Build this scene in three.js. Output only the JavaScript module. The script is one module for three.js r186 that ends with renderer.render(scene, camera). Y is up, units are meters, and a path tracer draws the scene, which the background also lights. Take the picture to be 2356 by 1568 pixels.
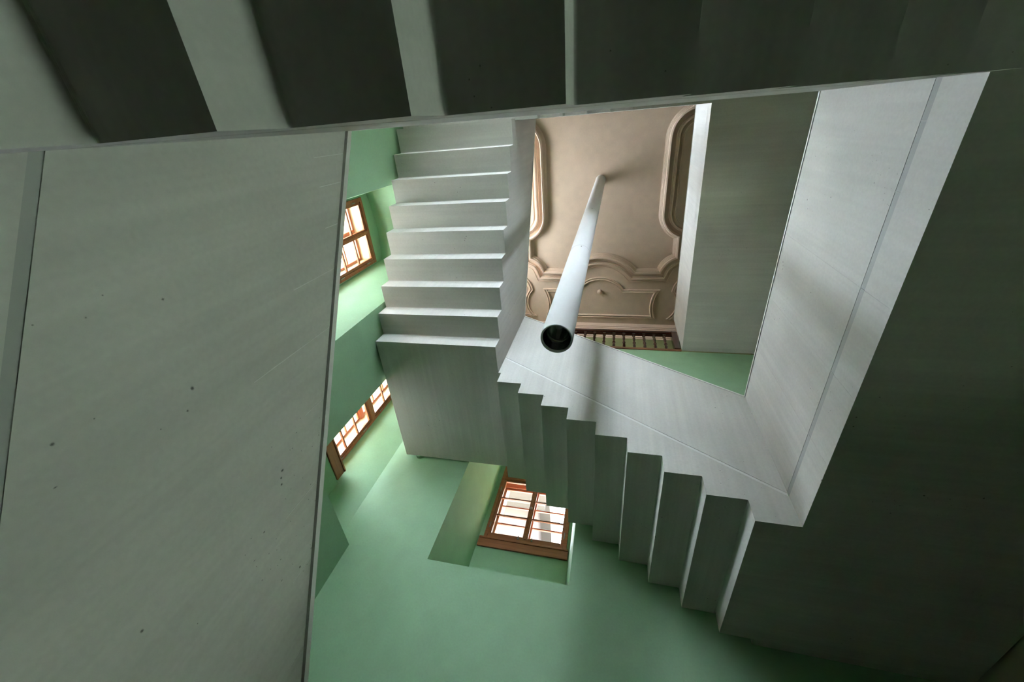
import * as THREE from 'three';
import { RoundedBoxGeometry } from 'three/addons/geometries/RoundedBoxGeometry.js';
import { mergeGeometries } from 'three/addons/utils/BufferGeometryUtils.js';

// ------------------------------------------------------------------ camera, sky, exposure
// Metres, y up. Coordinates in this file count heights from the eye, which is H above the floor;
// everything is lifted by H when it is added. x runs along the flights at the bottom and top of the picture, z along the others.
const H = 1.6;
const scene = new THREE.Scene();
const camera = new THREE.PerspectiveCamera(2 * Math.atan(784 / 918.5074) * 180 / Math.PI, 2356 / 1568, 0.05, 300);
{
  const right = new THREE.Vector3(0.97071, 0.22669, -0.07818), ahead = new THREE.Vector3(-0.23655, 0.84572, -0.47714);
  const back = ahead.normalize().negate(), up = new THREE.Vector3().crossVectors(back, right).normalize();
  right.crossVectors(up, back);
  camera.matrixAutoUpdate = true;
  camera.position.set(0, H, 0);
  camera.quaternion.setFromRotationMatrix(new THREE.Matrix4().makeBasis(right, up, back));
}
const renderer = new THREE.WebGLRenderer({ antialias: true });
renderer.shadowMap.enabled = true;
renderer.toneMapping = THREE.LinearToneMapping;
renderer.toneMappingExposure = 1.0;
const SKY = 62;
scene.background = new THREE.Color().setRGB(0.80, 0.905, 1.02);
scene.backgroundIntensity = SKY;

const sun = new THREE.DirectionalLight(0xffffff, 130);     // stands high: it lights the streets and roofs and does not reach in past the window reveals
sun.position.set(9, 60, 0.5); sun.castShadow = true; sun.shadow.mapSize.set(2048, 2048);
Object.assign(sun.shadow.camera, { left: -50, right: 50, top: 50, bottom: -50, near: 1, far: 120 });
scene.add(sun, sun.target);

// ------------------------------------------------------------------ seeded noise and textures
let seed = 7;
const rnd = () => { seed = (seed * 1664525 + 1013904223) >>> 0; return seed / 4294967296; };
function noiseGrid(n) { const a = new Float32Array(n * n); for (let i = 0; i < n * n; i++) a[i] = rnd(); return a; }
const smooth = (t) => t * t * (3 - 2 * t);
function sampler(nx, ny) {              // periodic value noise over the unit square
  const a = new Float32Array(nx * ny); for (let i = 0; i < a.length; i++) a[i] = rnd();
  return (u, v) => {
    const x = u * nx, y = v * ny, x0 = Math.floor(x), y0 = Math.floor(y), fx = smooth(x - x0), fy = smooth(y - y0);
    const X0 = ((x0 % nx) + nx) % nx, X1 = (X0 + 1) % nx, Y0 = ((y0 % ny) + ny) % ny, Y1 = (Y0 + 1) % ny;
    return (a[Y0 * nx + X0] * (1 - fx) + a[Y0 * nx + X1] * fx) * (1 - fy) + (a[Y1 * nx + X0] * (1 - fx) + a[Y1 * nx + X1] * fx) * fy;
  };
}
function texture(n, f, srgb, repeat) {
  const d = new Uint8Array(n * n * 4);
  for (let y = 0; y < n; y++) for (let x = 0; x < n; x++) { const c = f(x / n, y / n, x, y), i = (y * n + x) * 4; for (let k = 0; k < 3; k++) d[i + k] = Math.max(0, Math.min(255, 255 * (c.length ? c[k] : c))); d[i + 3] = 255; }
  const t = new THREE.DataTexture(d, n, n, THREE.RGBAFormat);
  t.wrapS = t.wrapT = THREE.RepeatWrapping; t.magFilter = THREE.LinearFilter; t.minFilter = THREE.LinearMipmapLinearFilter; t.generateMipmaps = true;
  if (srgb) t.colorSpace = THREE.SRGBColorSpace;
  t.repeat.set(repeat, repeat); t.needsUpdate = true;
  return t;
}
// Painted board-formed concrete: brush streaks along v, faint blotches, air holes.
const CN = 1024;
const holes = new Float32Array(CN * CN);
for (let c = 0; c < 22; c++) {
  const cu = rnd(), cv = rnd(), many = rnd() < 0.3 ? 16 : 3;
  for (let i = 0; i < many; i++) {
    const px = (cu + (rnd() - 0.5) * 0.09 + 1) * CN, py = (cv + (rnd() - 0.5) * 0.16 + 1) * CN, r = 0.45 + rnd() * rnd() * rnd() * 1.9, e = 0.7 + rnd() * 0.8;
    for (let y = -5; y <= 5; y++) for (let x = -5; x <= 5; x++) {
      const d = Math.hypot(x / r, y / (r * e)); if (d < 1.25) { const k = ((Math.floor(py + y) % CN) * CN + (Math.floor(px + x) % CN)); holes[k] = Math.max(holes[k], Math.min(1, (1.25 - d) * 2)); }
    }
  }
}
const s1 = sampler(190, 5), s2 = sampler(60, 3), s3 = sampler(7, 7), s4 = sampler(220, 220), s5 = sampler(16, 12);
const concreteTone = (u, v) => 0.93 + 0.022 * (s1(u, v) - 0.5) + 0.035 * (s2(u, v) - 0.5) + 0.05 * (s3(u, v) - 0.5) + 0.03 * (s5(u, v) - 0.5) + 0.025 * (s4(u, v) - 0.5);
const concreteMap = texture(CN, (u, v, x, y) => { const t = concreteTone(u, v) * (1 - 0.5 * holes[y * CN + x]); return [t, t, t * 0.995]; }, true, 0.4);
const concreteBump = texture(CN, (u, v, x, y) => 0.6 + 0.12 * (s1(u, v) - 0.5) + 0.16 * (s4(u, v) - 0.5) + 0.12 * (s5(u, v) - 0.5) - 0.55 * holes[y * CN + x], false, 0.4);
const p1 = sampler(9, 9), p2 = sampler(28, 28), p3 = sampler(260, 260);
const plasterMap = texture(512, (u, v) => { const t = 0.93 + 0.03 * (p1(u, v) - 0.5) + 0.03 * (p2(u, v) - 0.5) + 0.02 * (p3(u, v) - 0.5); return [t, t, t]; }, true, 0.33);
const plasterBump = texture(512, (u, v) => 0.5 + 0.5 * (p1(u, v) - 0.5) + 0.35 * (p2(u, v) - 0.5) + 0.12 * (p3(u, v) - 0.5), false, 0.33);
const g1 = sampler(150, 4), g2 = sampler(34, 3);
const woodMap = texture(512, (u, v) => { const t = 0.88 + 0.1 * (g1(u, v) - 0.5) + 0.14 * (g2(u, v) - 0.5); return [t, t * 0.97, t * 0.94]; }, true, 1.6);

const std = (o) => new THREE.MeshStandardMaterial(o), lin = (r, g, b) => new THREE.Color().setRGB(r, g, b);
const M = {
  concrete: std({ name: 'white_painted_concrete', color: lin(0.80, 0.793, 0.76), map: concreteMap, bumpMap: concreteBump, bumpScale: 0.0012, roughness: 0.62 }),
  joint: std({ name: 'joint_filler', color: lin(0.50, 0.51, 0.50), roughness: 0.85 }),
  cap: std({ name: 'white_cap_paint', color: lin(0.82, 0.82, 0.80), roughness: 0.5 }),
  green: std({ name: 'green_wall_paint', color: lin(0.34, 0.575, 0.345), map: plasterMap, bumpMap: plasterBump, bumpScale: 0.003, roughness: 0.6 }),
  olive: std({ name: 'olive_wall_paint', color: lin(0.27, 0.29, 0.125), map: plasterMap, roughness: 0.7 }),
  ceiling: std({ name: 'cream_ceiling_plaster', color: lin(0.84, 0.645, 0.51), map: plasterMap, roughness: 0.75 }),
  wood: std({ name: 'varnished_window_wood', color: lin(0.41, 0.14, 0.056), map: woodMap, roughness: 0.42 }),
  dark: std({ name: 'dark_turned_wood', color: lin(0.055, 0.020, 0.012), map: woodMap, roughness: 0.14 }),
  plank: std({ name: 'brown_plank_wood', color: lin(0.24, 0.11, 0.05), map: woodMap, roughness: 0.5 }),
  metal: std({ name: 'grey_metal', color: lin(0.32, 0.32, 0.31), metalness: 0.8, roughness: 0.4 }),
  glass: new THREE.MeshPhysicalMaterial({ name: 'window_glass', color: 0xffffff, transmission: 1, thickness: 0, roughness: 0, ior: 1.5 }),
  tinted: new THREE.MeshPhysicalMaterial({ name: 'tinted_door_glass', color: lin(0.92, 1.0, 0.74), transmission: 1, thickness: 0, roughness: 0, ior: 1.5 }),
  white: std({ name: 'white_lacquer', color: lin(0.84, 0.85, 0.86), roughness: 0.35 }),
  reflector: std({ name: 'dark_mirror_reflector', color: lin(0.7, 0.7, 0.7), metalness: 1, roughness: 0.14 }),
  black: std({ name: 'black_lacquer', color: lin(0.012, 0.012, 0.012), roughness: 0.4 }),
  bulb: new THREE.MeshPhysicalMaterial({ name: 'unlit_bulb_glass', color: lin(0.55, 0.55, 0.52), roughness: 0.2, clearcoat: 1 }),
  floor: std({ name: 'stone_floor', color: lin(0.46, 0.45, 0.41), map: plasterMap, roughness: 0.6 }),
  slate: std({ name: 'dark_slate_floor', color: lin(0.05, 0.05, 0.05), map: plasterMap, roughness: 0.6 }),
  cream: std({ name: 'cream_wall_paint', color: lin(0.5, 0.47, 0.38), map: plasterMap, roughness: 0.7 }),
  reveal: std({ name: 'cream_outside_render', color: lin(0.55, 0.42, 0.24), map: plasterMap, roughness: 0.8 }),
  street: std({ name: 'grey_paving', color: lin(0.40, 0.415, 0.40), roughness: 0.9 }),
  terrazzo: std({ name: 'grey_terrazzo', color: lin(0.30, 0.29, 0.265), map: plasterMap, roughness: 0.5 }),
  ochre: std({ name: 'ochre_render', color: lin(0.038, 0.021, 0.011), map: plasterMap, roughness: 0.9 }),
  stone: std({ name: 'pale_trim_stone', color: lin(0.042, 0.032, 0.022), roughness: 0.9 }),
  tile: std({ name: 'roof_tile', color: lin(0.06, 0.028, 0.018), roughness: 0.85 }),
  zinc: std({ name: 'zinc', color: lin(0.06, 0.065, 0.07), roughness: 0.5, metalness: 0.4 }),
  shade: std({ name: 'dark_window_pane', color: lin(0.05, 0.055, 0.06), roughness: 0.1 }),
};

// ------------------------------------------------------------------ helpers
const taken = {};
const numbered = (n) => { const k = taken[n] = (taken[n] ?? -1) + 1; return k ? `${n}_${String(k).padStart(3, '0')}` : n; };
// uv in metres; the streaks of the concrete follow v: height on upright faces, `along` on level ones
function metres(geo, along = 'x') {
  const g = geo.index ? geo.toNonIndexed() : geo; g.deleteAttribute('uv'); const p = g.attributes.position, uv = new Float32Array(p.count * 2);
  const a = new THREE.Vector3(), b = new THREE.Vector3(), c = new THREE.Vector3();
  for (let i = 0; i < p.count; i += 3) {
    a.fromBufferAttribute(p, i); b.fromBufferAttribute(p, i + 1); c.fromBufferAttribute(p, i + 2);
    const n = b.clone().sub(a).cross(c.clone().sub(a)), ax = Math.abs(n.x), ay = Math.abs(n.y), az = Math.abs(n.z);
    for (let k = 0; k < 3; k++) {
      const q = [a, b, c][k]; let u, v;
      if (ay >= ax && ay >= az) [u, v] = along === 'x' ? [q.z, q.x] : [q.x, q.z]; else if (ax >= az) [u, v] = along === 'grain' ? [q.y, q.z] : [q.z, q.y]; else [u, v] = along === 'grain' ? [q.y, q.x] : [q.x, q.y];
      uv[(i + k) * 2] = u; uv[(i + k) * 2 + 1] = v;
    }
  }
  g.setAttribute('uv', new THREE.BufferAttribute(uv, 2));
  return g;
}
const join = (list) => list.length === 1 ? list[0] : mergeGeometries(list.map((g) => { g = g.index ? g.toNonIndexed() : g; for (const k of Object.keys(g.attributes)) if (!['position', 'normal', 'uv'].includes(k)) g.deleteAttribute(k); return g; }));
function part(parent, name, geo, mat, along, label) {
  if (Array.isArray(geo)) geo = join(geo);
  const m = new THREE.Mesh(along === null ? geo : metres(geo, along), mat);
  m.name = name; m.castShadow = m.receiveShadow = true; if (label) m.userData.label = label;
  parent.add(m); return m;
}
function thing(name, label, category, group) { const o = new THREE.Group(); o.name = numbered(name); o.userData = { label, category }; if (group) o.userData.group = group; return o; }
// adds a thing with its origin at the middle of its base
function put(o) {
  o.updateMatrixWorld(true); const b = new THREE.Box3().setFromObject(o), c = new THREE.Vector3((b.min.x + b.max.x) / 2, b.min.y, (b.min.z + b.max.z) / 2);
  for (const k of o.children) k.position.sub(c);
  o.position.add(c); o.position.y += H; scene.add(o); return o;
}
function structure(name, geo, mat, along) {
  const m = new THREE.Mesh(metres(Array.isArray(geo) ? join(geo) : geo, along), mat); m.name = name; m.userData.kind = 'structure'; m.castShadow = m.receiveShadow = true; m.position.y = H; scene.add(m); return m;
}
const box = (x0, x1, y0, y1, z0, z1) => new THREE.BoxGeometry(Math.abs(x1 - x0), Math.abs(y1 - y0), Math.abs(z1 - z0)).translate((x0 + x1) / 2, (y0 + y1) / 2, (z0 + z1) / 2);
const rbox = (x0, x1, y0, y1, z0, z1, r = 0.006, s = 1) => new RoundedBoxGeometry(Math.abs(x1 - x0), Math.abs(y1 - y0), Math.abs(z1 - z0), s, r).translate((x0 + x1) / 2, (y0 + y1) / 2, (z0 + z1) / 2);
const shapeOf = (pts) => { let a = 0; pts.forEach(([x, y], i) => { const [u, v] = pts[(i + 1) % pts.length]; a += x * v - u * y; }); return new THREE.Shape((a < 0 ? [...pts].reverse() : pts).map(([x, y]) => new THREE.Vector2(x, y))); };
function slab(pts, depth, bevel = 0.004, holes = []) {
  const s = pts.isShape ? pts : shapeOf(pts); s.holes = holes;
  const g = new THREE.ExtrudeGeometry(s, { depth: depth - 2 * bevel, bevelEnabled: bevel > 0, bevelThickness: bevel, bevelSize: bevel, bevelOffset: -bevel, bevelSegments: 1, curveSegments: 20 });
  return g.translate(0, 0, bevel);
}
const plateZ = (pts, z0, z1, bevel, holes) => slab(pts, z1 - z0, bevel, holes).translate(0, 0, z0);                       // pts are [x, y]
const plateX = (pts, x0, x1, bevel, holes) => slab(pts, x1 - x0, bevel, holes).rotateY(-Math.PI / 2).translate(x1, 0, 0);  // pts are [z, y]
const plateY = (pts, y0, y1, bevel) => slab(pts, y1 - y0, bevel).rotateX(Math.PI / 2).translate(0, y1, 0);                // pts are [x, z]

// ------------------------------------------------------------------ measured stairwell
const XL = -1.1954, XR = 1.2674, ZB = -2.44, ZT = 0.0265;      // the open well
const XO = -2.652, ZO = -3.888, ZP = 1.46;                     // outer edges of the flights
const WL = -2.695, WR = 2.74, WB = -3.93, WT = 1.50;           // wall faces
const TOP = 6.842, CEIL = 9.6, FLOOR = -H;
const Y1 = 2.0374, R2 = 0.1719, G2 = 0.2693, R3 = 0.1873, G3 = 0.2688, R1 = 0.1768, G1 = 0.2715;
const Y2 = Y1 + 9 * R2, Y3 = Y2 + 9 * R3, R4 = 0.179, Y4 = Y3 + 9 * R4, Y0 = Y1 - 9 * R1;   // undersides of the landings
const PT = 0.12;                                               // parapet thickness

// A flight: nine steps between two landings, carried with its parapet. `axis` is the direction it runs in.
function flight(f) {
  const t = thing('stair_flight', f.label, 'stairs'), { axis, face, out, outer, s0, g, r, y0, sA, sB, tA, tB, n = 9 } = f, sg = Math.sign(sB - sA), along = axis === 'x' ? 'z' : 'x';
  const plate = (pts, d0, d1, b) => { const lo = Math.min(face + out * d0, face + out * d1), hi = Math.max(face + out * d0, face + out * d1); return axis === 'x' ? plateZ(pts, lo, hi, b) : plateX(pts, lo, hi, b); };
  const S = (k) => s0 + sg * k * g, q = 0.009, cove = (a, y) => Array.from({ length: 6 }, (_, i) => { const w = i * Math.PI / 10; return [a + sg * q * (1 - Math.cos(w)), y - q * (1 - Math.sin(w))]; });
  for (let k = 1; k < n; k++) {
    const a = S(k - 1), b = S(k), y = y0 + k * r, w0 = face + out * PT;
    const c = 0.0006, e = sg * c, pr = [...cove(a, y), [b - e, y], [b - e * 0.3, y + c * 0.3], [b, y + c], [b, y + r + 0.035], [a, y + r + 0.035]], lo = Math.min(w0, outer), hi = Math.max(w0, outer);
    part(t, 'step', axis === 'x' ? plateZ(pr, lo, hi, 0) : plateX(pr, lo, hi, 0), M.concrete, along);
    part(t, 'tread', axis === 'x' ? box(a, b, y + r + 0.035, y + r + 0.06, lo, hi) : box(lo, hi, y + r + 0.035, y + r + 0.06, a, b), M.terrazzo, along);
  }
  const low = [[sA, y0], [S(0), y0]];
  for (let k = 1; k <= n; k++) low.push(...(k < n ? cove(S(k - 1), y0 + k * r) : [[S(k - 1), y0 + k * r]]), [k < n ? S(k) : sB, y0 + k * r]);
  const ch = f.lip === 0.014 ? 0.03 : 0.018, gA = tA - f.drop, gB = tB - f.drop;
  if (f.plain) part(t, 'parapet', plate([...low, [sB, tB - ch], [sA, tA - ch]], 0, PT, 0), M.concrete, along); else {
  part(t, 'stringer', plate([...low, [sB, gB - 0.03], [sA, gA - 0.03]], 0, PT, 0), M.concrete, along);
  part(t, 'shadow_joint', plate([[sA, gA - 0.032], [sB, gB - 0.032], [sB, gB + 0.002], [sA, gA + 0.002]], f.joint ?? 0.004, PT - 0.01, 0), f.axis === 'x' && f.out < 0 ? M.cap : M.joint, along);
  part(t, 'parapet', plate([[sA, gA], [sB, gB], [sB, tB - ch], [sA, tA - ch]], 0, PT, 0), M.concrete, along); }
  part(t, 'coping', plate([[sA, tA - ch], [sB, tB - ch], [sB, tB], [sA, tA]], -(f.lip ?? 0.007), PT + 0.014, 0.0), M.cap, along);
  return t;
}
const F0 = flight({ axis: 'z', face: XL, out: -1, outer: XO, s0: -2.1068, g: G3, r: R3, y0: Y2 - 4.84, sA: ZB, sB: ZT, tA: 0.265, tB: 1.838, drop: 1.142, joint: 0.004, lip: 0.014,
  label: 'lowest pale stair flight, its tall parapet filling the side opposite the dark landing' });
for (const y of [0]) {
  // thin ridges where the boards of the formwork met
  const zs = [-0.06, -0.17, -0.33, -0.5, -0.72, -0.98, -1.28, -1.55, -1.85, -2.2], top = (z) => 0.265 + (z - ZB) * (1.838 - 0.265) / (ZT - ZB);
  for (const z of zs) part(F0, 'board_seam', box(XL - 0.002, XL + 0.0007, top(z) - 0.12 - 0.55 * rnd() * rnd(), top(z) - 0.034, z - 0.0016, z + 0.0016), M.cap);
}
put(F0);
put(flight({ axis: 'x', face: ZT, out: 1, outer: ZP, s0: 1.2478 - 8 * G1, g: G1, r: R1, y0: Y0, sA: XL, sB: XR, tA: 1.838, tB: 3.4533, drop: 1.142, lip: 0.001,
  label: 'dark stair flight overhead, its broad step undersides crossing above the viewer' }));
put(flight({ axis: 'x', face: ZB, out: -1, outer: ZO, s0: 0.9914, g: G2, r: R2, y0: Y1, sA: XR, sB: XL, tA: 3.4533, tB: 5.0688, drop: 1.142, joint: 0.003,
  label: 'grey-green stair flight with sawtooth underside, passing in front of the lower window' }));
put(flight({ axis: 'z', face: XL, out: -1, outer: XO, s0: -2.1068, g: G3, r: R3, y0: Y2, sA: ZB, sB: ZT, tA: 5.0688, tB: 6.646, drop: 1.142, plain: true,
  label: 'cream-lit stair flight with a full row of step undersides, beside the upper window' }));
put(flight({ axis: 'x', face: ZT, out: 1, outer: ZP, s0: 1.2478 - 8 * G1, g: G1, r: R4, y0: Y3, sA: XL, sB: XR, tA: 6.646, tB: 8.2, drop: 1.142, lip: 0.001,
  label: 'topmost stair flight, a thin strip of small steps under the edge of the ceiling' }));

// ------------------------------------------------------------------ landings
const TH = 0.2439;
function cornerLanding(label, y, pts, stub) {
  const t = thing('stair_landing', label, 'landing');
  part(t, 'landing_slab', plateY(pts, y, y + TH - 0.03, 0), M.concrete, 'z');
  part(t, 'floor_finish', plateY(pts, y + TH - 0.03, y + TH - 0.005, 0), M.terrazzo, 'z');
  if (stub) part(t, 'support_stub', new THREE.CylinderGeometry(0.055, 0.055, 0.05, 24).rotateX(Math.PI / 2).translate(-2.47, y + 0.04, ZO - 0.02), M.green, 'x', 'short green support stub between landing and wall');
  return put(t);
}
const sF2 = 0.9914 - 8 * G2, eF3 = -2.1068 + 8 * G3, sF1 = 1.2478 - 8 * G1;
const lowCorner = [[XO, ZO], [sF2, ZO], [sF2, ZB - PT], [XL, ZB - PT], [XL, ZB], [XL - PT, ZB], [XL - PT, -2.1068], [XO, -2.1068]];
cornerLanding('plain grey-green corner landing seen from below between two flights, above the lower window', Y2, lowCorner, true);
const highCorner = [[XO, eF3], [XL - PT, eF3], [XL - PT, ZT], [XL, ZT], [XL, ZT + PT], [sF1, ZT + PT], [sF1, ZP], [XO, ZP]];
cornerLanding('corner landing where the cream-lit flight ends, mostly hidden above the dark flight', Y3, highCorner);
cornerLanding('low corner landing at the foot of the dark overhead flight', Y0, highCorner);
{ // the foot of the lowest flight stands on a solid block
  const t = thing('stair_landing', 'solid lowest landing on the floor at the foot of the lowest flight', 'landing');
  part(t, 'landing_slab', plateY(lowCorner, FLOOR, Y2 - 4.84 + TH, 0.006), M.concrete, 'z');
  for (let k = 0; k < 2; k++) part(t, 'step', rbox(sF2 + k * 0.28, sF2 + (k + 1) * 0.28, FLOOR, Y2 - 4.84 + TH - 0.17 * (k + 1), ZO, ZB - PT, 0.009), M.concrete, 'z');
  put(t);
}
function sideLanding(label, y, top, upper) {
  const t = thing('stair_landing', label, 'landing');
  const xa = upper ? 1.236 : XR, xb = upper ? 1.312 : XR, za = ZT, zb = upper ? WB : ZB;           // the upper parapet runs on to the wall, a little askew
  const pts = upper ? [[xa, za], [xb, zb], [WR - 0.004, WB + 0.002], [WR - 0.004, WT - 0.004], [1.2478, WT - 0.004], [1.2478, ZT + PT], [xa, ZT + PT]]
    : [[XR, ZT], [XR, ZT + PT], [1.2478, ZT + PT], [1.2478, WT - 0.004], [WR - 0.035, WT - 0.004], [WR - 0.035, WB + 0.002], [1.25, WB + 0.002], [1.25, -3.85], [0.9914, -3.85], [0.9914, ZB - PT], [XR, ZB - PT]];
  part(t, 'landing_slab', plateY(pts, y, y + TH, 0), M.concrete, 'x');
  part(t, 'floor_finish', plateY(pts.map(([x, z]) => [x < XR + 0.15 ? x + PT : x, z]), y + TH, y + TH + 0.025, 0), M.terrazzo, 'x');
  const run = (y0, y1, d0, d1, b) => { // upright strip of the parapet between two heights
    const g = plateY([[xa + d0, za + (d0 < 0 ? 0 : 0)], [xa + d1, za], [xb + d1, zb], [xb + d0, zb]], y0, y1, b); return g;
  };
  const gy = top - 1.142;
  part(t, 'shadow_joint', run(gy - 0.034, gy + 0.014, 0.0018, PT - 0.01, 0), M.joint);
  part(t, 'parapet', run(gy + 0.012, top - 0.018, 0, PT, 0), M.concrete);
  part(t, 'coping', run(top - 0.018, top, -0.006, PT + 0.014, 0), M.cap);
  if (!upper) for (const z of [-0.13, -0.42, -0.9, -1.42, -1.9]) part(t, 'board_seam', box(XR - 0.0006, XR + 0.002, y + 0.02, top - 0.05, z - 0.0012, z + 0.0012), M.concrete);
  return put(t);
}
sideLanding('broad dark landing with a bright bluish parapet around the open well', Y1, 3.4533, false);
sideLanding('upper landing with flat grey-green underside and a white parapet beside the ceiling', Y4, 8.2, true);

// ------------------------------------------------------------------ walls
// inner leaf with deep niches, outer leaf with the window openings
const hole = (pts) => { const p = shapeOf(pts); return new THREE.Path(p.getPoints().reverse()); };
function arched(a, b, y0, ys, yc) { // opening from a to b, sill y0, springing ys, crown yc
  const pts = [[a, y0], [b, y0]]; for (let i = 0; i <= 24; i++) { const t = i / 24; pts.push([b + (a - b) * t, ys + (yc - ys) * (1 - (2 * t - 1) ** 2)]); } return pts;
}
const rect = (a, b, c, d) => [[a, c], [b, c], [b, d], [a, d]];
const XW = -3.40, XV = -3.90, ZWN = -5.0, ZV = -5.5, SILL = 2.24;
const WIN_Y0 = 3.285, WIN_Y1 = 5.53, WEST_Y0 = 2.997, WEST_Y1 = 5.10;
// west wall
{
  const inner = plateX(rect(ZV, WT + 1.57, FLOOR - 0.2, TOP), XW, WL, 0.0, [hole(rect(-3.7, -2.68, -1.2, -0.65)), hole(arched(-1.79, -0.55, SILL, 5.20, 5.34)), hole(arched(-3.96, -2.68, SILL, 5.20, 5.34))]);
  const filler = (a, b, c) => plateY([a, b, c], SILL - 0.01, 5.4, 0);
  const outerLeaf = plateX(rect(ZV, WT + 1.57, FLOOR - 0.2, CEIL + 0.4), XV, XW, 0, [hole(rect(-1.633, -0.723, WEST_Y0, WEST_Y1)), hole(rect(-3.76, -2.85, WEST_Y0, WEST_Y1)), hole(rect(-3.7, -2.68, -1.2, -0.65)), hole(rect(-3.4, -0.3, 8.0, 9.2))]);
  var wallWest = structure('wall_west', [inner, filler([-2.862, WB], [XW, WB], [XW, -3.76]), filler([WL, -1.79], [XW, -1.79], [XW, -1.65]), filler([WL, -0.55], [XW, -0.55], [XW, -0.70]), outerLeaf], M.green);
}
// south wall
{
  const inner = plateZ(rect(XW, WR + 0.6, FLOOR - 0.2, TOP), ZWN, WB, 0, [hole(arched(-1.757, -0.278, SILL, 5.66, 5.80))]);
  const w1 = plateY([[-1.757, WB], [-1.757, ZWN], [-1.65, ZWN]], SILL - 0.01, 5.82, 0), w2 = plateY([[-0.278, WB], [-0.278, ZWN], [-0.395, ZWN]], SILL - 0.01, 5.82, 0);
  const outerLeaf = plateZ(rect(XV, WR + 0.6, FLOOR - 0.2, TOP), ZV, ZWN, 0, [hole(rect(-1.583, -0.436, WIN_Y0, WIN_Y1))]);
  structure('wall_south', [inner, w1, w2, outerLeaf], M.green);
}
// north and east walls
structure('wall_north', [plateZ(rect(XW, WR + 0.6, FLOOR - 0.2, TOP), WT, WT + 1.07, 0, [hole(arched(-1.75, -0.35, SILL, 5.66, 5.80))]),
  plateZ(rect(XV, WR + 0.6, FLOOR - 0.2, TOP), WT + 1.07, WT + 1.57, 0, [hole(rect(-1.6235, -0.4765, WIN_Y0, WIN_Y1))])], M.green);
structure('wall_east', plateX(rect(ZV, WT + 1.57, FLOOR - 0.2, TOP), WR, WR + 0.6, 0, [hole(rect(-1.2, 0.2, FLOOR, 1.9)), hole(rect(-1.43, -0.97, WIN_Y0, WIN_Y1))]), M.cream);
// dark boarded wainscot on the walls under the landing
const wainscot = structure('trim_1', [box(WR - 0.03, WR, FLOOR, FLOOR + 0.14, WB, -1.22), box(WR - 0.03, WR, FLOOR, FLOOR + 0.14, 0.22, WT - 0.03)], M.dark);
for (let k = 0; k < 27; k++) if (k < 13 || k > 20) part(wainscot, 'panel', rbox(WR - 0.02, WR - 0.001, FLOOR + 0.14, 1.7, WB + 0.2 * k + 0.004, WB + 0.2 * k + 0.2, 0.004), M.dark, null);
const wainscotNorth = structure('trim_2', box(XL, WR - 0.03, FLOOR, FLOOR + 0.14, WT - 0.03, WT), M.dark);
for (let k = 0; k < 19; k++) part(wainscotNorth, 'panel', rbox(XL + 0.2 * k + 0.004, XL + 0.2 * k + 0.2, FLOOR + 0.14, 0.36, WT - 0.02, WT - 0.001, 0.004), M.dark, null);
// the passage under the landing that leads to a glazed street door
structure('wall_passage', [box(WR + 0.6, 7.2, FLOOR - 0.2, 2.2, -1.4, -1.2), box(WR + 0.6, 7.2, FLOOR - 0.2, 2.2, 0.2, 0.4), box(WR + 0.6, 7.2, 1.9, 2.2, -1.2, 0.2), box(WR + 0.6, 7.2, FLOOR - 0.25, FLOOR, -1.2, 0.2)], M.green);
{
  const t = new THREE.Group(); t.name = 'door_1'; t.userData.kind = 'structure';
  part(t, 'door_frame', [box(7.05, 7.15, FLOOR, 1.9, -1.2, -0.88), box(7.05, 7.15, FLOOR, 1.9, -0.12, 0.2), box(7.05, 7.15, 1.85, 1.9, -0.88, -0.12), box(7.05, 7.15, FLOOR, 0.9, -0.88, -0.12)], M.wood, 'grain');
  part(t, 'pane', new THREE.PlaneGeometry(0.76, 0.95).rotateY(Math.PI / 2).translate(7.1, 1.375, -0.5), M.tinted, null);
  t.position.y = H; scene.add(t);
}
// attic walls stand back on the ledge of the walls below
structure('wall_attic_south', box(XV, WR + 0.6, TOP, CEIL + 0.4, ZV, -5.0), M.olive);
structure('wall_attic_north', box(XV, WR + 0.6, TOP, CEIL + 0.4, WT + 1.0, WT + 1.57), M.olive);
structure('wall_attic_east', box(3.12, WR + 0.6, TOP, CEIL + 0.4, -5.0, WT + 1.0), M.olive);
const floor = structure('floor', box(XV, 0.4, FLOOR - 0.25, FLOOR, ZV, WT + 1.57), M.floor);
part(floor, 'slate_paving', box(0.4, WR + 0.6, FLOOR - 0.25, FLOOR, ZV, WT + 1.57), M.slate);

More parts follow.
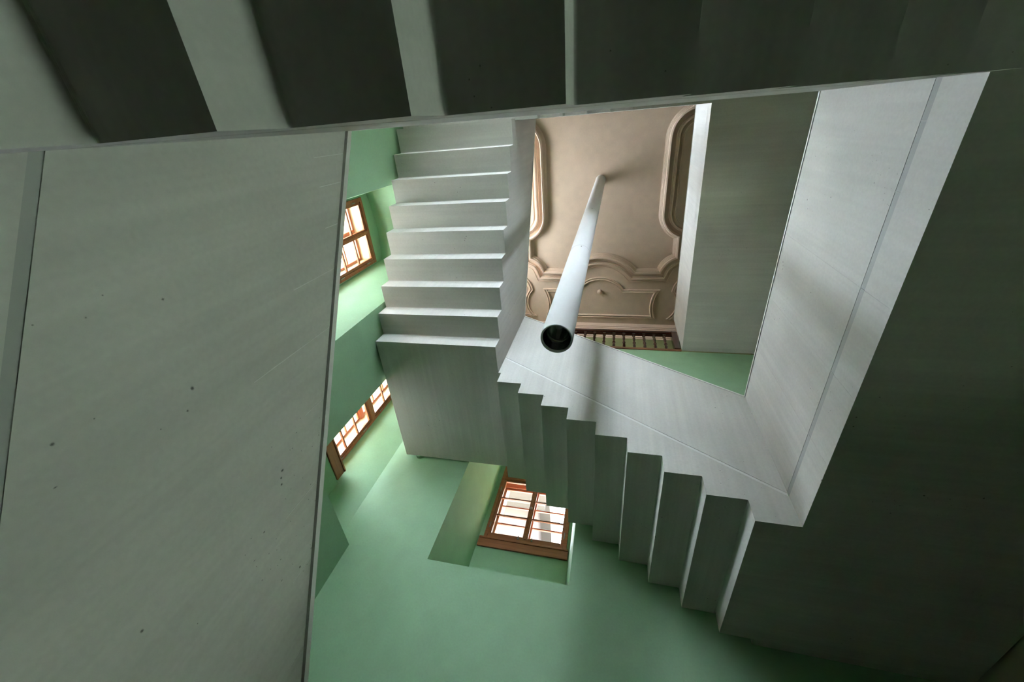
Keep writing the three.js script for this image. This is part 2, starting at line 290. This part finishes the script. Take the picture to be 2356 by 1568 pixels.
// ------------------------------------------------------------------ windows
// Double casement windows: a casing, four sashes inside and four outside, each with two glazing bars and three panes.
let nWindow = 0;
function windowUnit(w, place, turn, board) {
  const t = new THREE.Group(); t.name = `window_${++nWindow}`; t.userData.kind = 'structure';
  const y0 = board.west ? WEST_Y0 : WIN_Y0, y1 = board.west ? WEST_Y1 : WIN_Y1, yt = board.west ? 4.005 : 4.335, h = w / 2, fw = 0.05, D = 0.22;
  part(t, 'window_frame', [rbox(-h, -h + fw, y0, y1, -0.05, 0.02), rbox(h - fw, h, y0, y1, -0.05, 0.02), box(-h + fw, h - fw, y1 - fw, y1, -0.05, 0.018), box(-h + fw, h - fw, y0, y0 + 0.055, -0.05, 0.018)], M.wood, 'grain');
  part(t, 'outer_reveal', [box(-h, -h + fw - 0.004, y0, y1, -0.5, -0.05), box(h - fw + 0.004, h, y0, y1, -0.5, -0.05), box(-h + fw - 0.004, h - fw + 0.004, y1 - fw + 0.004, y1, -0.5, -0.05), box(-h, h, y0 - 0.03, y0 + 0.05, -0.52, -0.05)], M.reveal, undefined, 'cream outside reveal of the window opening');
  part(t, 'transom', [rbox(-h + fw, h - fw, yt - 0.01, yt + 0.075, -0.06, 0.024), rbox(-h + fw, h - fw, yt - 0.01, yt + 0.075, -D, -D + 0.06)], M.wood, 'grain');
  part(t, 'window_board', [rbox(-h - board.out[0], h + board.out[1], board.y0, board.y1, 0.0, board.z, 0.008), rbox(-h - board.out[0] + 0.005, h + board.out[1] - 0.005, board.y1 - 0.012, board.y1 + 0.014, 0, board.z + 0.012, 0.006)], M.wood, 'grain');
  const sash = (a, b, lo, hi, z, st) => {
    const s = part(t, 'sash', [rbox(a, a + st, lo, hi, z - 0.035, z), rbox(b - st, b, lo, hi, z - 0.035, z), rbox(a + st, b - st, lo, lo + st, z - 0.035, z), rbox(a + st, b - st, hi - st, hi, z - 0.035, z)], M.wood, 'grain');
    const A = a + st, B = b - st, L = lo + st, U = hi - st, r = (U - L) / 3;
    for (let k = 0; k < 3; k++) { const p = part(s, 'pane', new THREE.PlaneGeometry(B - A, r).translate((A + B) / 2, L + r * (k + 0.5), z - 0.02), M.glass, null); p.castShadow = false; }
    for (let k = 1; k < 3; k++) part(s, 'glazing_bar', rbox(A - 0.002, B + 0.002, L + r * k - 0.011, L + r * k + 0.011, z - 0.033, z - 0.004, 0.004), M.wood, 'grain');
  };
  for (const [z, st] of [[0.008, 0.038], [-0.185, 0.032]]) for (const [lo, hi] of [[y0 + 0.055, yt - 0.01], [yt + 0.075, y1 - fw]]) { sash(-h + fw, 0.002, lo, hi, z, st); sash(0.002, h - fw, lo, hi, z, st); }
  part(t, 'meeting_stile', [rbox(-0.014, 0.018, y0 + 0.055, yt - 0.01, 0.006, 0.022), rbox(-0.014, 0.018, yt + 0.075, y1 - fw, 0.006, 0.022)], M.wood, 'grain');
  for (const x of [-h + fw - 0.004, h - fw + 0.004]) for (const y of [y0 + 0.2, yt - 0.22, yt + 0.25, y1 - 0.22]) part(t, 'hinge', new THREE.CylinderGeometry(0.007, 0.007, 0.085, 10).translate(x, y, 0.024), M.metal, null);
  for (const x of [-0.09, 0.1]) part(t, 'bolt', [new THREE.CylinderGeometry(0.007, 0.007, 0.05, 10).translate(x, y0 + 0.06, 0.028), rbox(x - 0.012, x + 0.012, y0 + 0.04, y0 + 0.052, 0.018, 0.036, 0.003)], M.metal, null);
  part(t, 'window_latch', [rbox(-0.012, 0.016, y0 + 0.54, y0 + 0.58, 0.02, 0.032, 0.004), new THREE.SphereGeometry(0.014, 12, 8).translate(0.002, y0 + 0.56, 0.04)], M.metal, null);
  t.rotation.y = turn; t.position.set(place[0], H, place[1]); scene.add(t); return t;
}
windowUnit(1.147, [-1.0095, ZWN], 0, { y0: 3.15, y1: 3.275, z: 0.03, out: [0.055, 0.03] });
windowUnit(0.91, [XW, -1.178], Math.PI / 2, { west: true, y0: 2.90, y1: 3.05, z: 0.17, out: [-0.01, -0.01] });
windowUnit(0.91, [XW, -3.305], Math.PI / 2, { west: true, y0: 2.90, y1: 3.05, z: 0.17, out: [0.15, -0.01] });
windowUnit(1.147, [-1.05, WT + 1.07], Math.PI, { y0: 3.15, y1: 3.275, z: 0.03, out: [0.03, 0.03] });
windowUnit(0.46, [WR + 0.1, -1.2], -Math.PI / 2, { y0: 3.15, y1: 3.275, z: 0.03, out: [0.0, 0.0] });
// blocks of wall that carry the boards of the west windows
part(wallWest, 'window_apron', box(XW, -3.25, SILL - 0.01, 2.90, -1.70, -0.65), M.green);
part(wallWest, 'window_apron', box(XW, -3.25, SILL - 0.01, 2.90, -3.85, -2.67), M.green);
{ // low window of the storey below, hidden by the lowest flight
  const t = new THREE.Group(); t.name = `window_${++nWindow}`; t.userData.kind = 'structure';
  part(t, 'window_frame', [box(XV + 0.2, XW, -1.2, -1.14, -3.7, -2.68), box(XV + 0.2, XW, -0.71, -0.65, -3.7, -2.68), ...[-3.7, -3.22, -2.74].map((z) => box(XV + 0.2, XW - 0.04, -1.14, -0.71, z, z + 0.06))], M.wood, 'grain');
  for (const z of [-3.43, -2.95]) part(t, 'pane', new THREE.PlaneGeometry(0.42, 0.43).rotateY(Math.PI / 2).translate(-3.56, -0.925, z), M.glass, null);
  t.position.y = H; scene.add(t);
}
{ // attic window
  const t = new THREE.Group(); t.name = `window_${++nWindow}`; t.userData.kind = 'structure';
  part(t, 'window_frame', [box(XV + 0.2, XW, 8.0, 8.06, -3.4, -0.3), box(XV, XW, 9.14, 9.2, -3.4, -0.3), ...[-3.4, -2.39, -1.37, -0.36].map((z) => box(XV + 0.1, XW - 0.04, 8.06, 9.14, z, z + 0.06))], M.wood, 'grain');
  for (const z of [-2.865, -1.85, -0.835]) part(t, 'pane', new THREE.PlaneGeometry(0.96, 1.08).rotateY(Math.PI / 2).translate(-3.56, 8.6, z), M.glass, null);
  t.position.y = H; scene.add(t);
}

// ------------------------------------------------------------------ ceiling with stucco frames
const ceiling = structure('ceiling', box(XV, WR + 0.6, CEIL, CEIL + 0.4, ZV, WT + 1.57), M.ceiling);
const CX = -0.29, CZ = -1.26;
// sweeps a profile [[offset to the outside, drop below the ceiling], ...] along a polyline in the ceiling plane, with mitred corners
function sweep(path, profile, closed = true) {
  const n = path.length, m = profile.length, pos = [], idx = [], nrm = (a, b) => { const dx = b[0] - a[0], dz = b[1] - a[1], l = Math.hypot(dx, dz) || 1; return [dz / l, -dx / l]; };
  for (let i = 0; i < n; i++) {
    const a = path[closed ? (i + n - 1) % n : Math.max(0, i - 1)], b = path[i], c = path[closed ? (i + 1) % n : Math.min(n - 1, i + 1)];
    let u = a === b ? nrm(b, c) : nrm(a, b), v = c === b ? u : nrm(b, c); if (a === b) u = v;
    const k = 1 + u[0] * v[0] + u[1] * v[1], x = (u[0] + v[0]) / Math.max(k, 0.35), z = (u[1] + v[1]) / Math.max(k, 0.35);
    for (const [o, d] of profile) pos.push(b[0] + x * o, CEIL - d, b[1] + z * o);
  }
  for (let i = 0; i < (closed ? n : n - 1); i++) for (let j = 0; j < m - 1; j++) { const p = i * m + j, q = ((i + 1) % n) * m + j; idx.push(p, q, q + 1, p, q + 1, p + 1); }
  const g = new THREE.BufferGeometry(); g.setAttribute('position', new THREE.Float32BufferAttribute(pos, 3)); g.setIndex(idx);
  const f = g.toNonIndexed(); f.computeVertexNormals(); f.setAttribute('uv', new THREE.Float32BufferAttribute(new Float32Array(f.attributes.position.count * 2), 2)); return f;
}
const arc = (cx, cz, r, a0, a1, k = 14) => Array.from({ length: k + 1 }, (_, i) => { const a = (a0 + (a1 - a0) * i / k) * Math.PI / 180; return [cx + r * Math.cos(a), cz + r * Math.sin(a)]; });
const through = (a, b, sag, k = 14) => { // arc from a to b bulging by sag to the side of the right-hand normal
  const mx = (a[0] + b[0]) / 2, mz = (a[1] + b[1]) / 2, dx = b[0] - a[0], dz = b[1] - a[1], l = Math.hypot(dx, dz), R = (l * l / 4 + sag * sag) / (2 * Math.abs(sag)), s = Math.sign(sag), nx = dz / l, nz = -dx / l;
  const cx = mx + nx * s * (Math.abs(sag) - R), cz = mz + nz * s * (Math.abs(sag) - R); let t0 = Math.atan2(a[1] - cz, a[0] - cx), t1 = Math.atan2(b[1] - cz, b[0] - cx); while (t1 - t0 > Math.PI) t1 -= 2 * Math.PI; while (t1 - t0 < -Math.PI) t1 += 2 * Math.PI;
  return Array.from({ length: k + 1 }, (_, i) => { const t = t0 + (t1 - t0) * i / k; return [cx + R * Math.cos(t), cz + R * Math.sin(t)]; });
};
const flipX = (p) => p.map(([x, z]) => [-x, z]).reverse(), flipZ = (p) => p.map(([x, z]) => [x, -z]).reverse(), at = (p) => p.map(([x, z]) => [CX + x, CZ + z]);
const tidy = (p) => p.filter(([x, z], i) => { const [a, b] = p[(i + p.length - 1) % p.length]; return Math.hypot(x - a, z - b) > 1e-4; });
{
  // one quarter of the field's outline, from the middle of the long side (z < 0) to the middle of the short side
  // the arch over the middle of the short side
  const arch = through([0.85, -2.02], [-0.85, -2.02], 0.39, 28), quarter = [[1.24, 0], ...through([1.24, -0.74], [1.61, -1.31], 0.1), [1.62, -1.68], ...through([1.62, -1.68], [1.32, -2.01], 0.05, 8), ...arch.slice(0, 15)];
  const half = [...quarter, ...flipX(quarter)], whole = at(tidy([...half, ...flipZ(half)]));
  const sgn = whole.reduce((a, p, i) => { const b = whole[(i + 1) % whole.length]; return a + p[0] * b[1] - b[0] * p[1]; }, 0) < 0 ? -1 : 1;
  const P = (list) => list.map(([o, d]) => [o * sgn, d]);
  part(ceiling, 'moulding', sweep(whole, P([[-0.005, 0], [-0.005, 0.02], [0.012, 0.026], [0.02, 0.04], [0.034, 0.042], [0.036, 0.062], [0.056, 0.07], [0.07, 0.105], [0.1, 0.115], [0.115, 0.1], [0.12, 0.05], [0.125, 0.0]])), M.ceiling, null);
  part(ceiling, 'moulding', sweep(whole, P([[0.2, 0], [0.2, 0.03], [0.21, 0.05], [0.23, 0.055], [0.235, 0.075], [0.255, 0.08], [0.262, 0.03], [0.27, 0.0]])), M.ceiling, null);
  part(ceiling, 'moulding', sweep(whole, P([[0.335, 0], [0.338, 0.014], [0.35, 0.014], [0.353, 0.0]])), M.ceiling, null);
  // panels of the border on each short side
  const bead = (s) => [[0, 0], [0.004, 0.03], [0.016, 0.04], [0.028, 0.03], [0.034, 0.016], [0.05, 0.016], [0.056, 0.036], [0.07, 0.044], [0.084, 0.034], [0.09, 0]].map(([o, d]) => [-o * s, d]);
  const bigArc = through([0.58, -2.55], [-0.58, -2.55], 0.32, 24), right = [...bigArc.slice(0, 13).reverse(), ...through([1.44, -2.55], [1.385, -3.33], 0.1, 14)], panel = tidy([...right, ...flipX(right)]);
  for (const mirror of [1, -1]) {
    const p = at(panel.map(([x, z]) => [x, z * mirror])), s = p.reduce((a, v, i) => { const b = p[(i + 1) % p.length]; return a + v[0] * b[1] - b[0] * v[1]; }, 0) < 0 ? -1 : 1;
    part(ceiling, 'moulding', sweep(p, bead(s)), M.ceiling, null);
    part(ceiling, 'rosette', new THREE.LatheGeometry([[0.001, 0.1], [0.03, 0.095], [0.042, 0.075], [0.034, 0.06], [0.05, 0.045], [0.06, 0.02], [0.052, 0.0]].map(([r, d]) => new THREE.Vector2(r, -d)), 20).translate(CX, CEIL, CZ + mirror * -2.62), M.ceiling, null);
    // lobed panels in the corners
    for (const side of [1, -1]) {
      const c = tidy([[3.0, -3.33], [1.63, -3.33], ...through([1.63, -3.33], [1.69, -2.6], 0.17, 14), ...through([1.69, -2.6], [2.15, -2.12], -0.12, 10), [3.0, -2.12]]), cp = at(c.map(([x, z]) => [x * side, z * mirror])), cs = cp.reduce((a, v, i) => { const b = cp[(i + 1) % cp.length]; return a + v[0] * b[1] - b[0] * v[1]; }, 0) < 0 ? -1 : 1;
      part(ceiling, 'moulding', sweep(cp, bead(cs)), M.ceiling, null);
      part(ceiling, 'moulding', sweep(cp, [[0.14, 0], [0.143, 0.012], [0.155, 0.012], [0.158, 0]].map(([o, d]) => [-o * cs, d])), M.ceiling, null);
    }
  }
  // lobed side panels
  for (const side of [1, -1]) {
    const c = [...arc(1.86 + 0.0, -0.74, 0.28, 180, 270, 10), [2.7, -1.02], [2.7, 1.02], ...arc(1.86, 0.74, 0.28, 90, 180, 10)].map(([x, z]) => [x * side, z]), cp = at(c);
    const cs = cp.reduce((a, v, i) => { const b = cp[(i + 1) % cp.length]; return a + v[0] * b[1] - b[0] * v[1]; }, 0) < 0 ? -1 : 1;
    part(ceiling, 'moulding', sweep(cp, [[0, 0], [0.003, 0.012], [0.016, 0.012], [0.02, 0]].map(([o, d]) => [-o * cs, d])), M.ceiling, null);
  }
  // cornice of stepped fillets round the room
  const room = [[XW, -5.0], [3.12, -5.0], [3.12, WT + 1.0], [XW, WT + 1.0]], steps = [[0, 0.36]]; for (let k = 0; k < 8; k++) steps.push([-0.012 - 0.029 * k, 0.36 - 0.036 * k], [-0.012 - 0.029 * k, 0.335 - 0.036 * k], [-0.02 - 0.029 * k, 0.326 - 0.036 * k]); steps.push([-0.245, 0.04], [-0.245, 0]);
  const cs = room.reduce((a, v, i) => { const b = room[(i + 1) % 4]; return a + v[0] * b[1] - b[0] * v[1]; }, 0) < 0 ? -1 : 1;
  part(ceiling, 'cornice', sweep(room, steps.map(([o, d]) => [o * cs, d])), M.ceiling, null);
}

// ------------------------------------------------------------------ balustrade on the ledge
{
  const t = thing('balustrade', 'dark turned wooden balustrade on the ledge of the green wall under the ceiling', 'balustrade');
  part(t, 'base_plank', rbox(-3.38, 1.30, TOP, TOP + 0.06, -4.03, -3.91, 0.006), M.plank, 'grain', 'lighter brown base plank');
  part(t, 'handrail', [rbox(-3.38, 1.30, 7.535, 7.6, -4.0, -3.905, 0.008), box(-3.38, 1.30, 7.5, 7.535, -3.985, -3.935)], M.dark, 'grain');
  const yb = TOP + 0.06, prof = [[0.016, 0], [0.02, 0.02], [0.028, 0.09], [0.03, 0.13], [0.024, 0.18], [0.018, 0.205], [0.03, 0.225], [0.031, 0.25], [0.02, 0.27], [0.018, 0.3], [0.027, 0.37], [0.027, 0.42], [0.018, 0.48], [0.016, 0.51], [0.026, 0.53], [0.026, 0.55]].map(([r, y]) => new THREE.Vector2(r, y));
  const turned = new THREE.LatheGeometry(prof, 16).translate(0, yb, -3.955), block = rbox(-0.03, 0.03, yb + 0.545, 7.51, -3.985, -3.925, 0.004), bal = metres(join([turned, block]), 'grain');
  for (let k = 0; k < 23; k++) { const b = part(t, 'baluster', bal, M.dark, null); b.position.x = 1.055 - 0.1935 * k; }
  part(t, 'newel_post', rbox(1.185, 1.295, yb, 7.6, -4.01, -3.90, 0.008), M.dark, 'grain');
  put(t);
}

// ------------------------------------------------------------------ pendant tube lamp
{
  const t = thing('pendant_lamp', 'long white tubular pendant lamp hanging from the ceiling down the open well', 'lamp');
  const R = 0.106, y0 = 2.275, ring = (r0, r1, a, b) => new THREE.LatheGeometry([[r0, a], [r1, a], [r1, b], [r0, b], [r0, a]].map(([r, y]) => new THREE.Vector2(r, y)), 48);
  const X = -0.336, Z = -1.2546, P = (g) => g.translate(X, 0, Z);
  part(t, 'tube', P(new THREE.LatheGeometry([[R - 0.013, y0 + 0.02], [R - 0.0125, y0 + 0.006], [R - 0.009, y0 + 0.001], [R - 0.005, y0], [R - 0.0015, y0 + 0.0015], [R, y0 + 0.006], [R, CEIL]].map(([r, y]) => new THREE.Vector2(r, y)), 64)), M.white, null);
  for (const y of [4.1, 6.0]) { part(t, 'tube_joint', P(ring(R - 0.002, R + 0.0006, y, y + 0.004)), M.joint, null); part(t, 'screw', new THREE.SphereGeometry(0.005, 10, 8).translate(X + 0.02, y - 0.05, Z + R), M.metal, null); }
  part(t, 'reflector', P(new THREE.LatheGeometry([[R - 0.0135, y0 + 0.016], [R - 0.015, y0 + 0.1], [R - 0.03, y0 + 0.11], [R - 0.034, y0 + 0.125], [R - 0.024, y0 + 0.14], [R - 0.04, y0 + 0.23], [0.03, y0 + 0.27], [0.001, y0 + 0.27]].map(([r, y]) => new THREE.Vector2(r, y)), 48)), M.reflector, null);
  part(t, 'bulb', P(new THREE.LatheGeometry([[0.001, y0 + 0.12], [0.018, y0 + 0.125], [0.03, y0 + 0.15], [0.03, y0 + 0.17], [0.016, y0 + 0.2], [0.016, y0 + 0.27]].map(([r, y]) => new THREE.Vector2(r, y)), 24)).translate(0, 0, 0.02), M.bulb, null);
  part(t, 'ceiling_rose', P(ring(0.02, R + 0.004, CEIL - 0.03, CEIL)), M.white, null);
  put(t);
}

// ------------------------------------------------------------------ outside
structure('street', box(-60, 60, FLOOR - 2.3, FLOOR - 2.0, -60, 60), M.street);
function house(label, w, d, h, roofH, m) { // local: front at z = 0 facing +z, x from 0 to w
  const t = thing('house', label, 'building'), base = FLOOR - 2.0;
  part(t, 'wall', box(0, w, base, h, -d, 0), m);
  part(t, 'eaves', [box(-0.5, w + 0.5, h - 0.02, h + 0.14, -d - 0.5, 0.7), box(-0.3, w + 0.3, h - 0.25, h, 0, 0.3)], M.stone);
  part(t, 'roof', plateX([[0.75, h + 0.12], [-d - 0.55, h + 0.12], [-d / 2, h + roofH]], -0.5, w + 0.5, 0), M.tile);
  part(t, 'gutter', new THREE.CylinderGeometry(0.08, 0.08, w + 1, 12).rotateZ(Math.PI / 2).translate(w / 2, h + 0.05, 0.78), M.zinc, null);
  part(t, 'downpipe', new THREE.CylinderGeometry(0.06, 0.06, h - base, 12).translate(w - 0.3, (h + base) / 2, 0.1), M.zinc, null);
  for (let y = base + 1.2; y < h - 2.0; y += 3.4) for (let x = 1.2; x < w - 1.4; x += 2.6) {
    const f = part(t, 'window', [box(x - 0.12, x + 1.12, y - 0.14, y, 0, 0.12), box(x - 0.12, x, y, y + 1.7, 0, 0.07), box(x + 1, x + 1.12, y, y + 1.7, 0, 0.07), box(x - 0.16, x + 1.16, y + 1.7, y + 1.9, 0, 0.12), box(x + 0.47, x + 0.53, y, y + 1.7, 0, 0.05)], M.stone);
    part(f, 'pane', box(x, x + 1, y, y + 1.7, 0, 0.02), M.shade);
  }
  return t;
}
{
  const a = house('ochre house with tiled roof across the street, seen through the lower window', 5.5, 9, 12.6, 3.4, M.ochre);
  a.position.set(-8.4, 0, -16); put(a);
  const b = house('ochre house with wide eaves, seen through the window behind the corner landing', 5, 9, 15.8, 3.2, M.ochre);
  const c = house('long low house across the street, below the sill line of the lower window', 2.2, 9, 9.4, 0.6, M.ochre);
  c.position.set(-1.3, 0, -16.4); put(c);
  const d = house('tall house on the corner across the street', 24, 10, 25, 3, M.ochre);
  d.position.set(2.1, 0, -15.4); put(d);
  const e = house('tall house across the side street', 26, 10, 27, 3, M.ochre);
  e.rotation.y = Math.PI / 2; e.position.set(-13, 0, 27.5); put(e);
  b.rotation.y = Math.PI / 2; b.position.set(-14, 0, -9.7); put(b);
}
renderer.render(scene, camera);
